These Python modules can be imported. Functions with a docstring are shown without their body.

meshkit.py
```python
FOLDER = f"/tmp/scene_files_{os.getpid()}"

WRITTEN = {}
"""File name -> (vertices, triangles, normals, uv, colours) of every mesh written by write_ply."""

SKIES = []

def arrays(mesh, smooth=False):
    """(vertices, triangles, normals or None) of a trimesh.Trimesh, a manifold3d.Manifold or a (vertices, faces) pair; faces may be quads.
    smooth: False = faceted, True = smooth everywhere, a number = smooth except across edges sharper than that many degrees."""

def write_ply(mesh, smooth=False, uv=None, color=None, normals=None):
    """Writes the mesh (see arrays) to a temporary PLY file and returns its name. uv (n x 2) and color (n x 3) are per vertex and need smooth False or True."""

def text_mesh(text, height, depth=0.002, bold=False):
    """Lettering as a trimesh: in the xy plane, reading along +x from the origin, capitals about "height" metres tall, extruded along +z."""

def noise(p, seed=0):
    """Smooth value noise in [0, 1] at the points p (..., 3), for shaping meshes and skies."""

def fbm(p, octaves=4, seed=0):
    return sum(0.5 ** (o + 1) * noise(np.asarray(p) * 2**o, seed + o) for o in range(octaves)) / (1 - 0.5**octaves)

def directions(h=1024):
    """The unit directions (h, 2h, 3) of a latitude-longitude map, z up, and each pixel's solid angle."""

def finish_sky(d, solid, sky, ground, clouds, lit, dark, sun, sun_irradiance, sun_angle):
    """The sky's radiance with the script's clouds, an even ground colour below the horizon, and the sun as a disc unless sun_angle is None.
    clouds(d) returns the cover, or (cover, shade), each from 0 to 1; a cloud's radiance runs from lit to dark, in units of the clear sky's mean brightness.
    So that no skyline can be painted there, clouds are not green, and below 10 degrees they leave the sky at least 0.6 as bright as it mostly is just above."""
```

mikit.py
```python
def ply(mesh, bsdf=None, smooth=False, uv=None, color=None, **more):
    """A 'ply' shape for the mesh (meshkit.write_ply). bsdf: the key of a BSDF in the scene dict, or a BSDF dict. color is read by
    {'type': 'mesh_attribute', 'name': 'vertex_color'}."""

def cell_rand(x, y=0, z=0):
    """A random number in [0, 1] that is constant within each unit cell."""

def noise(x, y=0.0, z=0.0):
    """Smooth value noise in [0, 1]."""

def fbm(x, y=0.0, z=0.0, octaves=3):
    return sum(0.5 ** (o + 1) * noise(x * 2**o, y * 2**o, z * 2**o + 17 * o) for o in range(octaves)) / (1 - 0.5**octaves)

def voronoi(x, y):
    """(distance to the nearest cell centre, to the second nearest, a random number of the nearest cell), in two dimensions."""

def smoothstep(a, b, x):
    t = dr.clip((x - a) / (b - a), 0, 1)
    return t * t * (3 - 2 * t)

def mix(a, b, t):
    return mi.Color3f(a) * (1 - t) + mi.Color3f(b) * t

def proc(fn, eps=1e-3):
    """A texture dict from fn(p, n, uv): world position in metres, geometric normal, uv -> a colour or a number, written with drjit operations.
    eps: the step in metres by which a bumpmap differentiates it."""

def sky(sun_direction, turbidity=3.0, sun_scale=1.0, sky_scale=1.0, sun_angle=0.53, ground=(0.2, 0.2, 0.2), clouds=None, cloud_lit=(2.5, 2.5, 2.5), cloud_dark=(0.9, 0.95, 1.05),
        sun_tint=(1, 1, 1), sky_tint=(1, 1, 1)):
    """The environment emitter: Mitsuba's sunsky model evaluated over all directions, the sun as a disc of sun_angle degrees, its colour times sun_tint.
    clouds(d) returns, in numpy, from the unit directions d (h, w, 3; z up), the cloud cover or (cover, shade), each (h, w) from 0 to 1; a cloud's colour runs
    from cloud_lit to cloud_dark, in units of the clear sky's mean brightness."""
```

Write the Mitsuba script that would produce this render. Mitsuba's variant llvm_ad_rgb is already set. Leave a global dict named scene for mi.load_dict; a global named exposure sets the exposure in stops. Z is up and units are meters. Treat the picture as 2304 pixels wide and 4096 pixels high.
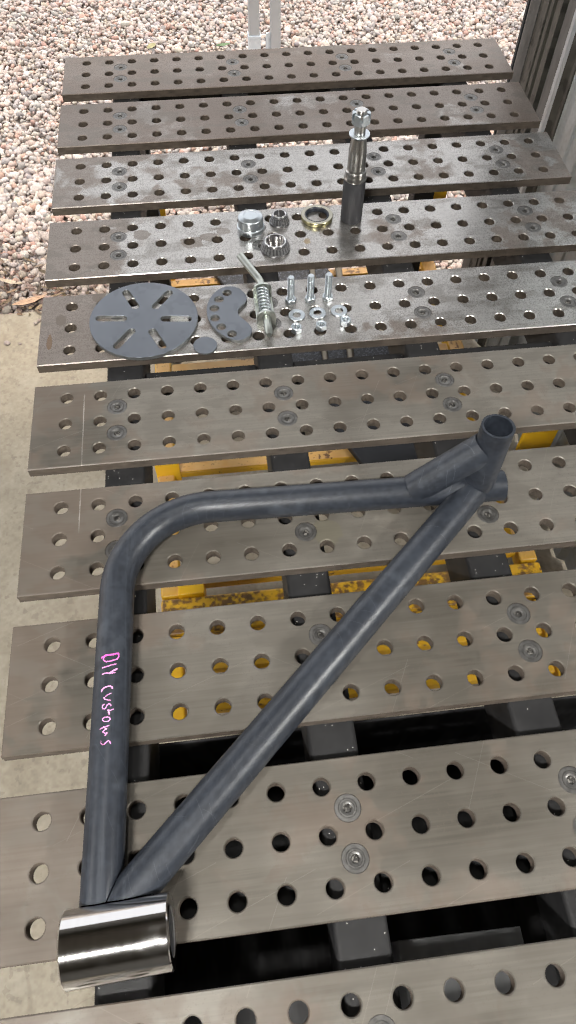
import math, random
import numpy as np, trimesh, mitsuba as mi, drjit as dr
import mikit, meshkit
from mikit import proc, noise, fbm, voronoi, smoothstep, mix, cell_rand
from manifold3d import Manifold, Mesh, CrossSection
from shapely.geometry import Polygon, Point, LineString, box as sbox
from shapely import affinity, union_all

T = mi.ScalarTransform4f
rng = np.random.default_rng(7)
scene, labels = {'type': 'scene'}, {}
exposure = 2.6

# ------------------------------------------------------------------ camera
CAM = np.array([0.238301, 0.137978, 0.835363])
FWD = np.array([0.0736268, 0.5322851, -0.8433574])
DOWN = np.array([-0.0938311, -0.8382040, -0.5372242])
scene['camera'] = {'type': 'perspective', 'fov': 43.691, 'fov_axis': 'x', 'near_clip': 0.02, 'far_clip': 200.0,
                   'to_world': T().look_at(origin=CAM.tolist(), target=(CAM + FWD).tolist(), up=(-DOWN).tolist())}
# ------------------------------------------------------------------ sky: bright overcast outside the open door
scene['sky'] = mikit.sky((0.10, 0.22, 0.97), turbidity=3, sun_scale=0.3, sun_angle=14, clouds=lambda d: 1.0,
                         cloud_lit=(2.5, 2.5, 2.55), cloud_dark=(1.6, 1.65, 1.75), sky_scale=1.0)
# LED battens under the shed roof (centre, size along x and y, radiance)
LAMPS = [((-0.55, -1.10, 2.45), (0.60, 0.14), 112.0),
         ((3.30, -1.00, 2.45), (0.30, 0.7), 50.0),
         ((0.22, 0.86, 2.45), (0.12, 0.30), 8.0),
         ((-3.0, 0.4, 2.45), (0.15, 1.5), 9.0)]


def hook(key, label=None, cat=None, group=None, kind=None):
    d = labels.setdefault(key, {})
    for k, v in (('label', label), ('category', cat), ('group', group), ('kind', kind)):
        if v: d[k] = v


def num(key):
    if key not in scene and key not in used:
        used.add(key); return key
    i = 1
    while f'{key}_{i:03d}' in scene or f'{key}_{i:03d}' in used: i += 1
    used.add(f'{key}_{i:03d}')
    return f'{key}_{i:03d}'


used = set()


def put(name, mesh, bsdf, parent=None, smooth=30, to_world=None, **kw):
    key = num((parent + '__' if parent else '') + name)
    s = mesh if isinstance(mesh, dict) else mikit.ply(mesh, bsdf, smooth=smooth, **kw)
    if to_world is not None: s = {**s, 'to_world': to_world}
    scene[key] = s
    return key


def thing(name, label, cat, group=None):
    key = num(name)
    hook(key, label, cat, group)
    return key


# ------------------------------------------------------------------ materials
def P(**k): return {'type': 'principled', **k}
def rgb(*c): return {'type': 'rgb', 'value': list(c)}
def mat(name, d, two=True):
    scene[name] = {'type': 'twosided', 'bsdf': d} if two else d


def blob(p, x, y, rx, ry, s=60.0, amp=0.55):
    q = dr.sqrt(dr.square((p.x - x) / rx) + dr.square((p.y - y) / ry)) + amp * (fbm(p.x * s, p.y * s, 3.3, 3) - 0.5)
    return 1 - smoothstep(0.93, 1.03, q)


def wx_(p): return p.x + 0.02 * fbm(p.x * 70, p.y * 70, 18.0, 3)


def slat_masks(p, n):
    side = 1 - smoothstep(0.25, 0.5, dr.abs(n.z))
    brushed = fbm(p.x * 14, p.y * 420, 1.0, 3)
    big = fbm(p.x * 6 + 3, p.y * 8, 5.0, 4)
    wx = p.x + 0.03 * fbm(p.x * 60, p.y * 60, 8.0, 3); wy = p.y + 0.03 * fbm(p.x * 60, p.y * 60, 12.0, 3)
    rust = smoothstep(0.52, 0.70, 0.62 * fbm(wx * 9 + 7.7, wy * 11, 2.0, 4) + 0.38 * fbm(wx * 38, wy * 44, 3.0, 3) + 0.26 * smoothstep(0.16, -0.05, p.x) + 0.27 * smoothstep(1.5, 1.62, p.y) + 0.10 * smoothstep(0.75, 0.95, p.x))
    return side, brushed, big, rust


def slat_color(p, n, uv):
    side, brushed, big, rust = slat_masks(p, n)
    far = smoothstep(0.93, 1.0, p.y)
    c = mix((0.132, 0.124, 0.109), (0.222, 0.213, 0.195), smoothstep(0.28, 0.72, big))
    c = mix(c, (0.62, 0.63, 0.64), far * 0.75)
    c = c * (0.86 + 0.28 * brushed)
    # mill scale left in the pits of the far slats: dark speckles
    sp = fbm(p.x * 900, p.y * 900, 9.0, 2)
    patch = fbm(p.x * 10, p.y * 13, 4.0, 3)
    speck = smoothstep(0.50, 0.62, sp + 0.22 * (patch - 0.5)) * far
    c = mix(c, (0.12, 0.105, 0.095), speck * 0.5)
    sp2 = smoothstep(0.66, 0.74, fbm(p.x * 420, p.y * 480, 21.0, 3)) * (1 - far)
    c = mix(c, (0.16, 0.14, 0.125), sp2 * 0.3)
    c = mix(c, (0.138, 0.100, 0.078), rust * (0.46 + 0.2 * far))
    old = smoothstep(1.5, 1.6, p.y) * (0.35 + 0.65 * smoothstep(0.35, 0.62, fbm(wx_(p) * 7, p.y * 9, 15.0, 4)))
    c = mix(c, (0.150, 0.112, 0.090), old * 0.55)
    smear = smoothstep(0.53, 0.68, fbm(p.x * 22 + 11, p.y * 48, 6.0, 4))
    c = mix(c, (0.15, 0.14, 0.125), smear * 0.42)
    # oil stains and old marks, each where it lies
    st = blob(p, -0.0176, 1.0797, .009, .013, 150) + blob(p, 0.0436, 1.1313, .013, .014, 150)
    st = dr.minimum(st + 0.8 * blob(p, 0.2069, 1.2569, .022, .017, 90, 0.9) + 0.8 * blob(p, 0.2382, 1.2695, .016, .013, 90, 1.0) + 0.8 * blob(p, 0.1171, 1.29, .018, .013, 90, 1.1) + 0.7 * blob(p, 0.2664, 1.2849, .012, .012, 90, 0.9), 1)
    c = mix(c, (0.17, 0.145, 0.125), st * 0.85)
    c = mix(c, (0.19, 0.125, 0.08), blob(p, -0.033, 1.030, .0045, .017, 120, .7) * 0.8)
    c = mix(c, (0.20, 0.19, 0.13), blob(p, 0.3584, 0.6282, .022, .022, 60, 0.9) * 0.4)
    c = mix(c, (0.30, 0.22, 0.11), blob(p, 0.4149, 1.2401, .006, .008, 200, 0.9) * 0.7)
    # scribe lines and scratches
    ln = (1 - smoothstep(0.0005, 0.0012, dr.abs(p.x - 0.0265 - 0.0006 * noise(p.y * 40, 1.0)))) * (smoothstep(0.660, 0.675, p.y) - smoothstep(0.905, 0.915, p.y))
    c = mix(c, (0.5, 0.48, 0.46), ln * 0.5 * (0.3 + 0.7 * noise(p.y * 90, 2.0)))
    for a, k, s in ((0.35, 0.0, 11.0), (-0.5, 40.0, 9.0), (1.1, 80.0, 7.0)):
        u, v = p.x * math.cos(a) + p.y * math.sin(a), -p.x * math.sin(a) + p.y * math.cos(a)
        row = dr.floor(v * s * 8)
        seg = cell_rand(row, dr.floor(u * 9 + 13 * cell_rand(row, k)), k)
        d = dr.abs(v * s * 8 - row - 0.2 - 0.6 * cell_rand(row, k + 1) - 0.02 * u) / (s * 8)
        sc = (1 - smoothstep(0.0002, 0.0006, d)) * smoothstep(0.93, 0.96, seg)
        c = mix(c, (0.5, 0.48, 0.46), sc * 0.09)
    c = c * mi.Color3f(0.80, 0.775, 0.745)
    # cut edges and bores: dark brown scale
    e = fbm(p.x * 70, p.y * 70, p.z * 160, 3)
    c = mix(c, mix((0.040, 0.032, 0.026), (0.115, 0.092, 0.074), e), side * 0.95)
    return c


def slat_rough(p, n, uv):
    side, brushed, big, rust = slat_masks(p, n)
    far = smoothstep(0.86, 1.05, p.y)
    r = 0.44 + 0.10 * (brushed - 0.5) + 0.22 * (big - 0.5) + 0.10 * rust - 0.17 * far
    return dr.clip(r + 0.2 * side, 0.2, 0.8)


def slat_metal(p, n, uv):
    side, brushed, big, rust = slat_masks(p, n)
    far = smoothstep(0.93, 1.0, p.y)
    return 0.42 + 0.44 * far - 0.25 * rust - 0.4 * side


def slat_bump(p, n, uv):
    far = smoothstep(0.86, 1.05, p.y)
    return 0.00004 * fbm(p.x * 30, p.y * 700, 0, 2) + far * 0.00007 * fbm(p.x * 330, p.y * 330, 9.0, 2)


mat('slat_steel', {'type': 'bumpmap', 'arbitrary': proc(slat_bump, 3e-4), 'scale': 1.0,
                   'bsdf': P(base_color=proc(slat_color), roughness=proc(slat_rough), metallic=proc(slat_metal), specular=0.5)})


def screw_col(p, n, uv):
    return mix((0.085, 0.083, 0.08), (0.22, 0.215, 0.21), fbm(p.x * 160, p.y * 160, p.z * 100, 3))
mat('screw_steel', P(base_color=proc(screw_col), roughness=0.38, metallic=0.75, specular=0.5))
mat('socket_dirt', P(base_color=proc(lambda p, n, uv: mix((0.03, 0.028, 0.026), (0.20, 0.19, 0.175), smoothstep(0.45, 0.75, fbm(p.x * 500, p.y * 500, 1.0, 3)))), roughness=0.6, metallic=0.3))


def tube_col(p, n, uv):
    a = fbm(p.x * 11, p.y * 11, p.z * 11, 4)
    b = fbm(p.x * 150, p.y * 150, p.z * 150, 3)
    c = mix((0.017, 0.0205, 0.028), (0.030, 0.036, 0.048), smoothstep(0.25, 0.75, a * 0.6 + b * 0.4))
    # handling marks and scale streaks along the tube
    st = smoothstep(0.52, 0.75, fbm(p.x * 240, p.y * 9, p.z * 240, 3)) * smoothstep(0.16, 0.10, p.x)
    c = mix(c, (0.075, 0.086, 0.105), st * 0.2)
    m = smoothstep(0.60, 0.78, fbm(p.x * 34 + 4, p.y * 34, p.z * 34, 5))
    c = mix(c, (0.085, 0.098, 0.118), m * 0.25)
    d = smoothstep(0.62, 0.72, fbm(p.x * 55 + 9, p.y * 55, p.z * 55, 4))
    c = mix(c, (0.012, 0.014, 0.018), d * 0.35)
    up = smoothstep(0.42, 0.52, p.x) * smoothstep(0.5, 0.56, p.y)   # the knocked and scuffed end
    for al, k in ((0.9, 3.0), (-0.4, 5.0), (1.9, 8.0)):
        u, v = p.x * math.cos(al) + (p.y + 0.6 * p.z) * math.sin(al), -p.x * math.sin(al) + (p.y - 0.4 * p.z) * math.cos(al)
        row = dr.floor(v * 150); seg = cell_rand(row, dr.floor(u * 45 + 7 * cell_rand(row, k)), k)
        dd = dr.abs(v * 150 - row - 0.2 - 0.6 * cell_rand(row, k + 1) - 0.7 * (noise(u * 40, row) - 0.5)) / 150
        c = mix(c, (0.22, 0.24, 0.27), (1 - smoothstep(0.0001, 0.0005, dd)) * smoothstep(0.955, 0.965, seg + 0.02 * up) * (0.06 + 0.05 * up))
    return c


mat('tube_steel', {'type': 'bumpmap', 'arbitrary': proc(lambda p, n, uv: 0.00008 * fbm(p.x * 160, p.y * 160, p.z * 160, 3), 5e-4), 'scale': 1.0,
                   'bsdf': P(base_color=proc(tube_col), roughness=proc(lambda p, n, uv: 0.33 + 0.12 * fbm(p.x * 60, p.y * 60, p.z * 60 + 5, 3)), metallic=0.1, specular=0.6)})
mat('tube_inside', P(base_color=rgb(0.045, 0.048, 0.055), roughness=0.55, metallic=0.2))
mat('tube_cut', P(base_color=rgb(0.17, 0.18, 0.19), roughness=0.4, metallic=0.6))


def turn_rough(p, n, uv): return 0.065 + 0.04 * fbm(p.x * 500, p.y * 20, p.z * 20, 2) + 0.07 * smoothstep(0.5, 0.75, fbm(p.x * 50, p.y * 50, p.z * 50, 3))
mat('polished_steel', P(base_color=proc(lambda p, n, uv: mix((0.56, 0.555, 0.55), (0.62, 0.615, 0.61), fbm(p.x * 300, p.y * 12, p.z * 12, 2))), roughness=proc(turn_rough), metallic=1.0))
mat('bore_steel', P(base_color=rgb(0.22, 0.22, 0.225), roughness=0.38, metallic=0.8))
mat('turned_steel', P(base_color=proc(lambda p, n, uv: mix((0.42, 0.41, 0.395), (0.58, 0.57, 0.55), fbm(p.z * 1500, 2.0, 0, 2))), roughness=0.24, metallic=1.0))
mat('black_shank', P(base_color=proc(lambda p, n, uv: mix((0.022, 0.023, 0.027), (0.055, 0.055, 0.060), fbm(p.x * 90, p.y * 90, p.z * 25, 4))), roughness=0.5, metallic=0.2))
mat('zinc', P(base_color=proc(lambda p, n, uv: mix((0.46, 0.51, 0.545), (0.58, 0.625, 0.66), fbm(p.x * 150, p.y * 150, p.z * 150, 2))), roughness=0.34, metallic=0.95))
mat('zinc_dull', P(base_color=proc(lambda p, n, uv: mix((0.36, 0.39, 0.365), (0.54, 0.565, 0.52), fbm(p.x * 170, p.y * 170, p.z * 170, 3))), roughness=0.30, metallic=0.9))
mat('zinc_yellow', P(base_color=proc(lambda p, n, uv: mix((0.27, 0.25, 0.14), (0.38, 0.355, 0.21), fbm(p.x * 110, p.y * 110, p.z * 110, 3))), roughness=0.30, metallic=0.9))
mat('zinc_seal_face', P(base_color=proc(lambda p, n, uv: mix((0.33, 0.32, 0.27), (0.44, 0.425, 0.36), fbm(p.x * 130, p.y * 130, 2.0, 3))), roughness=0.42, metallic=0.8))
mat('rubber', P(base_color=rgb(0.018, 0.021, 0.028), roughness=0.4, specular=0.5))
mat('bearing_steel', P(base_color=rgb(0.60, 0.60, 0.61), roughness=0.16, metallic=1.0))
mat('roller_steel', P(base_color=rgb(0.55, 0.55, 0.56), roughness=0.3, metallic=1.0))
mat('cage_steel', P(base_color=rgb(0.22, 0.22, 0.23), roughness=0.35, metallic=0.9))


def plate_col(p, n, uv):
    a = fbm(p.x * 18, p.y * 18, 2.0, 4)
    c = mix((0.115, 0.128, 0.152), (0.155, 0.171, 0.198), a)
    m = smoothstep(0.60, 0.70, fbm(p.x * 55, p.y * 55, 7.0, 3))
    c = mix(c, (0.085, 0.095, 0.115), m * 0.3)
    side = 1 - smoothstep(0.3, 0.6, dr.abs(n.z))
    return mix(c, mix((0.10, 0.105, 0.10), (0.22, 0.225, 0.22), fbm(p.x * 220, p.y * 220, p.z * 900, 2)), side * 0.8)
mat('plate_steel', P(base_color=proc(plate_col), roughness=proc(lambda p, n, uv: 0.32 + 0.14 * fbm(p.x * 60, p.y * 60, 4.0, 3)), metallic=0.55, specular=0.55))
mat('marker_pink', P(base_color=proc(lambda p, n, uv: mix((0.80, 0.13, 0.52), (0.85, 0.33, 0.70), smoothstep(0.466, 0.452, p.y))), roughness=0.5))


def black_col(p, n, uv):
    c = mix((0.009, 0.009, 0.010), (0.022, 0.022, 0.023), fbm(p.x * 40, p.y * 40, p.z * 40, 3))
    g = voronoi(p.x * 230 + p.z * 60, p.y * 230 + p.z * 90)
    return mix(c, (0.6, 0.58, 0.55), (1 - smoothstep(0.10, 0.16, g[0])) * smoothstep(0.955, 0.965, g[2]) * smoothstep(0.7, 0.9, n.z))
mat('black_frame', P(base_color=proc(black_col), roughness=proc(lambda p, n, uv: 0.46 + 0.2 * fbm(p.x * 90, p.y * 90, p.z * 90, 2)), specular=0.3))
mat('black_tray', P(base_color=proc(lambda p, n, uv: mix((0.008, 0.008, 0.009), (0.022, 0.022, 0.023), smoothstep(0.4, 0.8, fbm(p.x * 60, p.y * 20, p.z * 8, 3)))), roughness=0.5, specular=0.35))
mat('board_black', P(base_color=proc(lambda p, n, uv: mix((0.010, 0.011, 0.014), (0.07, 0.08, 0.11), smoothstep(0.55, 0.65, fbm(p.x * 260, p.y * 260, 1.0, 3)) * smoothstep(1.2, 1.9, p.y))), roughness=0.55))


def yellow_col(p, n, uv):
    up = smoothstep(0.6, 0.9, n.z)
    a = 0.6 * fbm(p.x * 26, p.y * 26, p.z * 26, 4) + 0.4 * fbm(p.x * 130, p.y * 130, p.z * 130, 2)
    front = smoothstep(0.903, 0.899, p.y) * smoothstep(0.802, 0.805, p.y)
    rust = smoothstep(0.64 - 0.06 * up - 0.20 * front, 0.74 - 0.04 * up - 0.10 * front, a)
    c = mix((0.50, 0.265, 0.008), (0.58, 0.34, 0.015), fbm(p.x * 9, p.y * 9, p.z * 9, 3))
    c = mix(c, mix((0.42, 0.22, 0.08), (0.50, 0.33, 0.17), fbm(p.x * 40, p.y * 40, 3.0, 3)), up * smoothstep(0.88, 0.95, p.y) * 0.75)
    return mix(c, mix((0.035, 0.022, 0.014), (0.16, 0.075, 0.03), fbm(p.x * 120, p.y * 120, p.z * 120, 2)), rust * 0.9)
mat('yellow_paint', P(base_color=proc(yellow_col), roughness=0.42, specular=0.5))
mat('plain_yellow', P(base_color=proc(lambda p, n, uv: mix((0.66, 0.36, 0.008), (0.74, 0.45, 0.02), fbm(p.x * 15, p.y * 15, p.z * 15, 3))), roughness=0.35))
mat('offcut_steel', P(base_color=proc(lambda p, n, uv: mix((0.30, 0.31, 0.32), (0.40, 0.41, 0.42), fbm(p.x * 90, p.y * 30, 1.0, 3))), roughness=0.5, metallic=0.3))
mat('rod_steel', P(base_color=rgb(0.16, 0.14, 0.11), roughness=0.4, metallic=0.7))


def conc_col(p, n, uv):
    a = fbm(p.x * 2.2, p.y * 2.2, 1.0, 4); b = fbm(p.x * 16, p.y * 16, 2.0, 4); g = fbm(p.x * 120, p.y * 120, 3.0, 2)
    c = mix((0.225, 0.196, 0.150), (0.345, 0.31, 0.25), 0.45 * a + 0.55 * b)
    c = c * (0.84 + 0.32 * g)
    c = mix(c, (0.42, 0.40, 0.35), smoothstep(0.56, 0.72, fbm(p.x * 11 + 2, p.y * 11, 9.0, 4)) * 0.15)
    c = mix(c, (0.13, 0.11, 0.09), smoothstep(0.66, 0.74, fbm(p.x * 60, p.y * 60, 5.0, 4)) * 0.3)
    c = mix(c, (0.22, 0.185, 0.14), smoothstep(0.58, 0.75, fbm(p.x * 7 + 5, p.y * 7, 6.0, 4)) * 0.45)
    wx, wy = p.x + 0.08 * fbm(p.x * 9, p.y * 9, 0, 3), p.y + 0.08 * fbm(p.x * 9, p.y * 9, 4.0, 3)
    v = voronoi(wx * 5, wy * 5)
    return mix(c, (0.20, 0.17, 0.13), (1 - smoothstep(0.004, 0.03, v[1] - v[0])) * 0.35 * smoothstep(0.45, 0.6, fbm(p.x * 3, p.y * 3, 8.0, 2)))
mat('concrete', {'type': 'bumpmap', 'arbitrary': proc(lambda p, n, uv: 0.0016 * fbm(p.x * 60, p.y * 60, 1.0, 3), 2e-3), 'scale': 1.0,
                 'bsdf': P(base_color=proc(conc_col), roughness=0.75, specular=0.3)})
mat('gravel_bed', P(base_color=proc(lambda p, n, uv: mix((0.16, 0.13, 0.11), (0.46, 0.41, 0.37), cell_rand(dr.floor(p.x * 60), dr.floor(p.y * 60)))), roughness=0.9))
mat('stones', P(base_color={'type': 'mesh_attribute', 'name': 'vertex_color'}, roughness=0.75, specular=0.3), two=False)
mat('leaf_vertex', P(base_color={'type': 'mesh_attribute', 'name': 'vertex_color'}, roughness=0.7))


def galv_col(p, n, uv):
    c = mix((0.33, 0.36, 0.385), (0.43, 0.46, 0.485), fbm(p.y * 25, p.z * 9, 3.0, 3))
    c = c * (0.90 + 0.2 * fbm(p.y * 160, p.z * 160, 1.0, 2))
    return mix(c, (0.13, 0.125, 0.11), smoothstep(0.6, 0.75, fbm(p.y * 30 + 4, p.z * 17, 4.0, 4)) * 0.3)
mat('galvanised', P(base_color=proc(galv_col), roughness=0.38, metallic=0.6, specular=0.5))
def dirty_col(p, n, uv):
    c = mix((0.034, 0.033, 0.029), (0.080, 0.078, 0.069), fbm(p.y * 60, p.z * 40, 1.0, 4))
    return mix(c, (0.022, 0.021, 0.019), smoothstep(0.56, 0.68, fbm(p.y * 55 + 5, p.z * 42, 2.0, 4)) * 0.7)
mat('galvanised_dirty', P(base_color=proc(dirty_col), roughness=0.5, metallic=0.4))
mat('galvanised_grimy', P(base_color=proc(lambda p, n, uv: mix((0.055, 0.058, 0.058), (0.11, 0.114, 0.114), fbm(p.y * 50, p.z * 26, 7.0, 4))), roughness=0.42, metallic=0.5))
mat('pole_zinc', P(base_color=rgb(0.50, 0.53, 0.56), roughness=0.4, metallic=0.5))
mat('pole_zinc_pale', P(base_color=rgb(0.66, 0.72, 0.78), roughness=0.45, metallic=0.35))
mat('door_seal', P(base_color=rgb(0.02, 0.022, 0.025), roughness=0.6))
mat('roof_tin', P(base_color=rgb(0.13, 0.125, 0.118), roughness=0.6, metallic=0.3))
mat('lamp_body', P(base_color=rgb(0.75, 0.75, 0.75), roughness=0.5))


# ------------------------------------------------------------------ mesh helpers
def bx(x0, x1, y0, y1, z0, z1, r=0.0, seg=3):
    if r <= 0:
        m = trimesh.creation.box(bounds=[[x0, y0, z0], [x1, y1, z1]]); return m
    r = min(r, (x1 - x0) / 2.01, (y1 - y0) / 2.01, (z1 - z0) / 2.01)
    s = Manifold.sphere(r, 4 * seg)
    return Manifold.batch_hull([s.translate([x, y, z]) for x in (x0 + r, x1 - r) for y in (y0 + r, y1 - r) for z in (z0 + r, z1 - r)])


def tri(m):
    if isinstance(m, trimesh.Trimesh): return m
    k = m.to_mesh(); return trimesh.Trimesh(k.vert_properties[:, :3], k.tri_verts, process=False)


def man(v, f): return Manifold(Mesh(np.asarray(v, np.float32), np.asarray(f, np.uint32)))
def cat(*ms): return trimesh.util.concatenate([tri(m) for m in ms])


def rodm(P0, P1, R, seg=48, R2=None):
    P0, P1 = np.asarray(P0, float), np.asarray(P1, float)
    d = P1 - P0; L = np.linalg.norm(d); d /= L
    a = np.cross(d, [0, 0, 1.0]) if abs(d[2]) < 0.95 else np.cross(d, [1.0, 0, 0])
    a /= np.linalg.norm(a); b = np.cross(d, a)
    M = np.column_stack([a, b, d, P0])
    return Manifold.cylinder(L, R, R if R2 is None else R2, seg).transform(M)


def pipe(P0, P1, R, r, seg=72):
    P0, P1 = np.asarray(P0, float), np.asarray(P1, float)
    d = (P1 - P0) / np.linalg.norm(P1 - P0)
    return rodm(P0, P1, R, seg) - rodm(P0 - d * .001, P1 + d * .001, r, seg)


def lathe(prof, seg=64, closed=False, shape=None):
    """prof: list of (r, z); closed loops the profile (rings); shape(k, angle) scales the radius of row k."""
    prof = np.array(prof, float); n = len(prof)
    a = np.arange(seg) * 2 * np.pi / seg
    V = []
    for k, (r, z) in enumerate(prof):
        rr = r * (shape(k, a) if shape else 1)
        V.append(np.stack([rr * np.cos(a), rr * np.sin(a), np.full(seg, z)], 1))
    V = np.concatenate(V); F = []
    rows = n if closed else n - 1
    for k in range(rows):
        k2 = (k + 1) % n
        i = np.arange(seg); j = (i + 1) % seg
        F.append(np.stack([k * seg + i, k * seg + j, k2 * seg + j, k2 * seg + i], 1))
    F = np.concatenate(F)
    F = np.vstack([F[:, [0, 1, 2]], F[:, [0, 2, 3]]])
    return trimesh.Trimesh(V, F, process=False)


def sweep(path, R, seg=16, caps=True):
    p = np.asarray(path, float); n = len(p)
    t = np.gradient(p, axis=0); t /= np.linalg.norm(t, axis=1, keepdims=True)
    u = np.cross(t[0], [0, 0, 1.0]) if abs(t[0][2]) < 0.9 else np.cross(t[0], [1.0, 0, 0])
    rings, a = [], np.arange(seg) * 2 * np.pi / seg
    Rr = np.broadcast_to(R, (n,))
    for i in range(n):
        u = u - t[i] * (u @ t[i]); u /= np.linalg.norm(u); w = np.cross(t[i], u)
        rings.append(p[i] + Rr[i] * (np.cos(a)[:, None] * u + np.sin(a)[:, None] * w))
    V = np.concatenate(rings); F = []
    for k in range(n - 1):
        i = np.arange(seg); j = (i + 1) % seg
        F += [np.stack([k * seg + i, k * seg + j, (k + 1) * seg + j], 1), np.stack([k * seg + i, (k + 1) * seg + j, (k + 1) * seg + i], 1)]
    if caps:
        V = np.vstack([V, p[0], p[-1]]); i = np.arange(seg); j = (i + 1) % seg
        F += [np.stack([j, i, np.full(seg, n * seg)], 1), np.stack([(n - 1) * seg + i, (n - 1) * seg + j, np.full(seg, n * seg + 1)], 1)]
    return trimesh.Trimesh(V, np.concatenate(F), process=False)


def plate(poly, z0, z1, ch=0.0008):
    """flat part with small chamfers along its top outlines"""
    body = trimesh.creation.extrude_polygon(poly, z1 - z0 - ch, engine='earcut'); body.apply_translation([0, 0, z0])
    top = [poly.exterior] + list(poly.interiors)
    inner = poly.buffer(-ch, join_style=2)
    keep = body.face_normals[:, 2] < 0.5
    body.update_faces(keep)
    parts = [body]
    cap = trimesh.creation.extrude_polygon(inner, 0.001, engine='earcut'); cap.update_faces(cap.face_normals[:, 2] > 0.5); cap.apply_translation([0, 0, z1 - 0.001]); parts.append(cap)
    ring = poly.difference(inner)
    b = poly.boundary
    for g in getattr(ring, 'geoms', [ring]):
        v, f = trimesh.creation.triangulate_polygon(g, engine='earcut')
        z = np.array([z1 - ch if b.distance(Point(q)) < ch * 0.5 else z1 for q in v])
        m = trimesh.Trimesh(np.column_stack([v, z]), f, process=False)
        if m.face_normals[:, 2].mean() < 0: m.invert()
        parts.append(m)
    return trimesh.util.concatenate(parts)


# ------------------------------------------------------------------ setting: floor, gravel, roof
GZ = -0.90
def edge_y(x): return 2.150 + 0.03 * (x + 0.4)
m = bx(-40, 40, -40, 60, -1.2, -0.935); put('ground', m, 'gravel_bed', smooth=False); hook('ground', 'earth under the gravel outside the shed', kind='structure')
xs = np.linspace(-6, 5, 180)
ed = [(x, edge_y(x) + 0.012 * (meshkit.fbm(np.array([x * 9, 3.0, 0]), 3) - 0.5)) for x in xs]
slab = Polygon(ed + [(5, -5.2), (-6, -5.2)])
put('concrete_floor', plate(slab, GZ - 0.034, GZ, 0.006), 'concrete', smooth=False); hook('concrete_floor', 'worn tan concrete shed floor left of and under the table', kind='structure')


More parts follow.
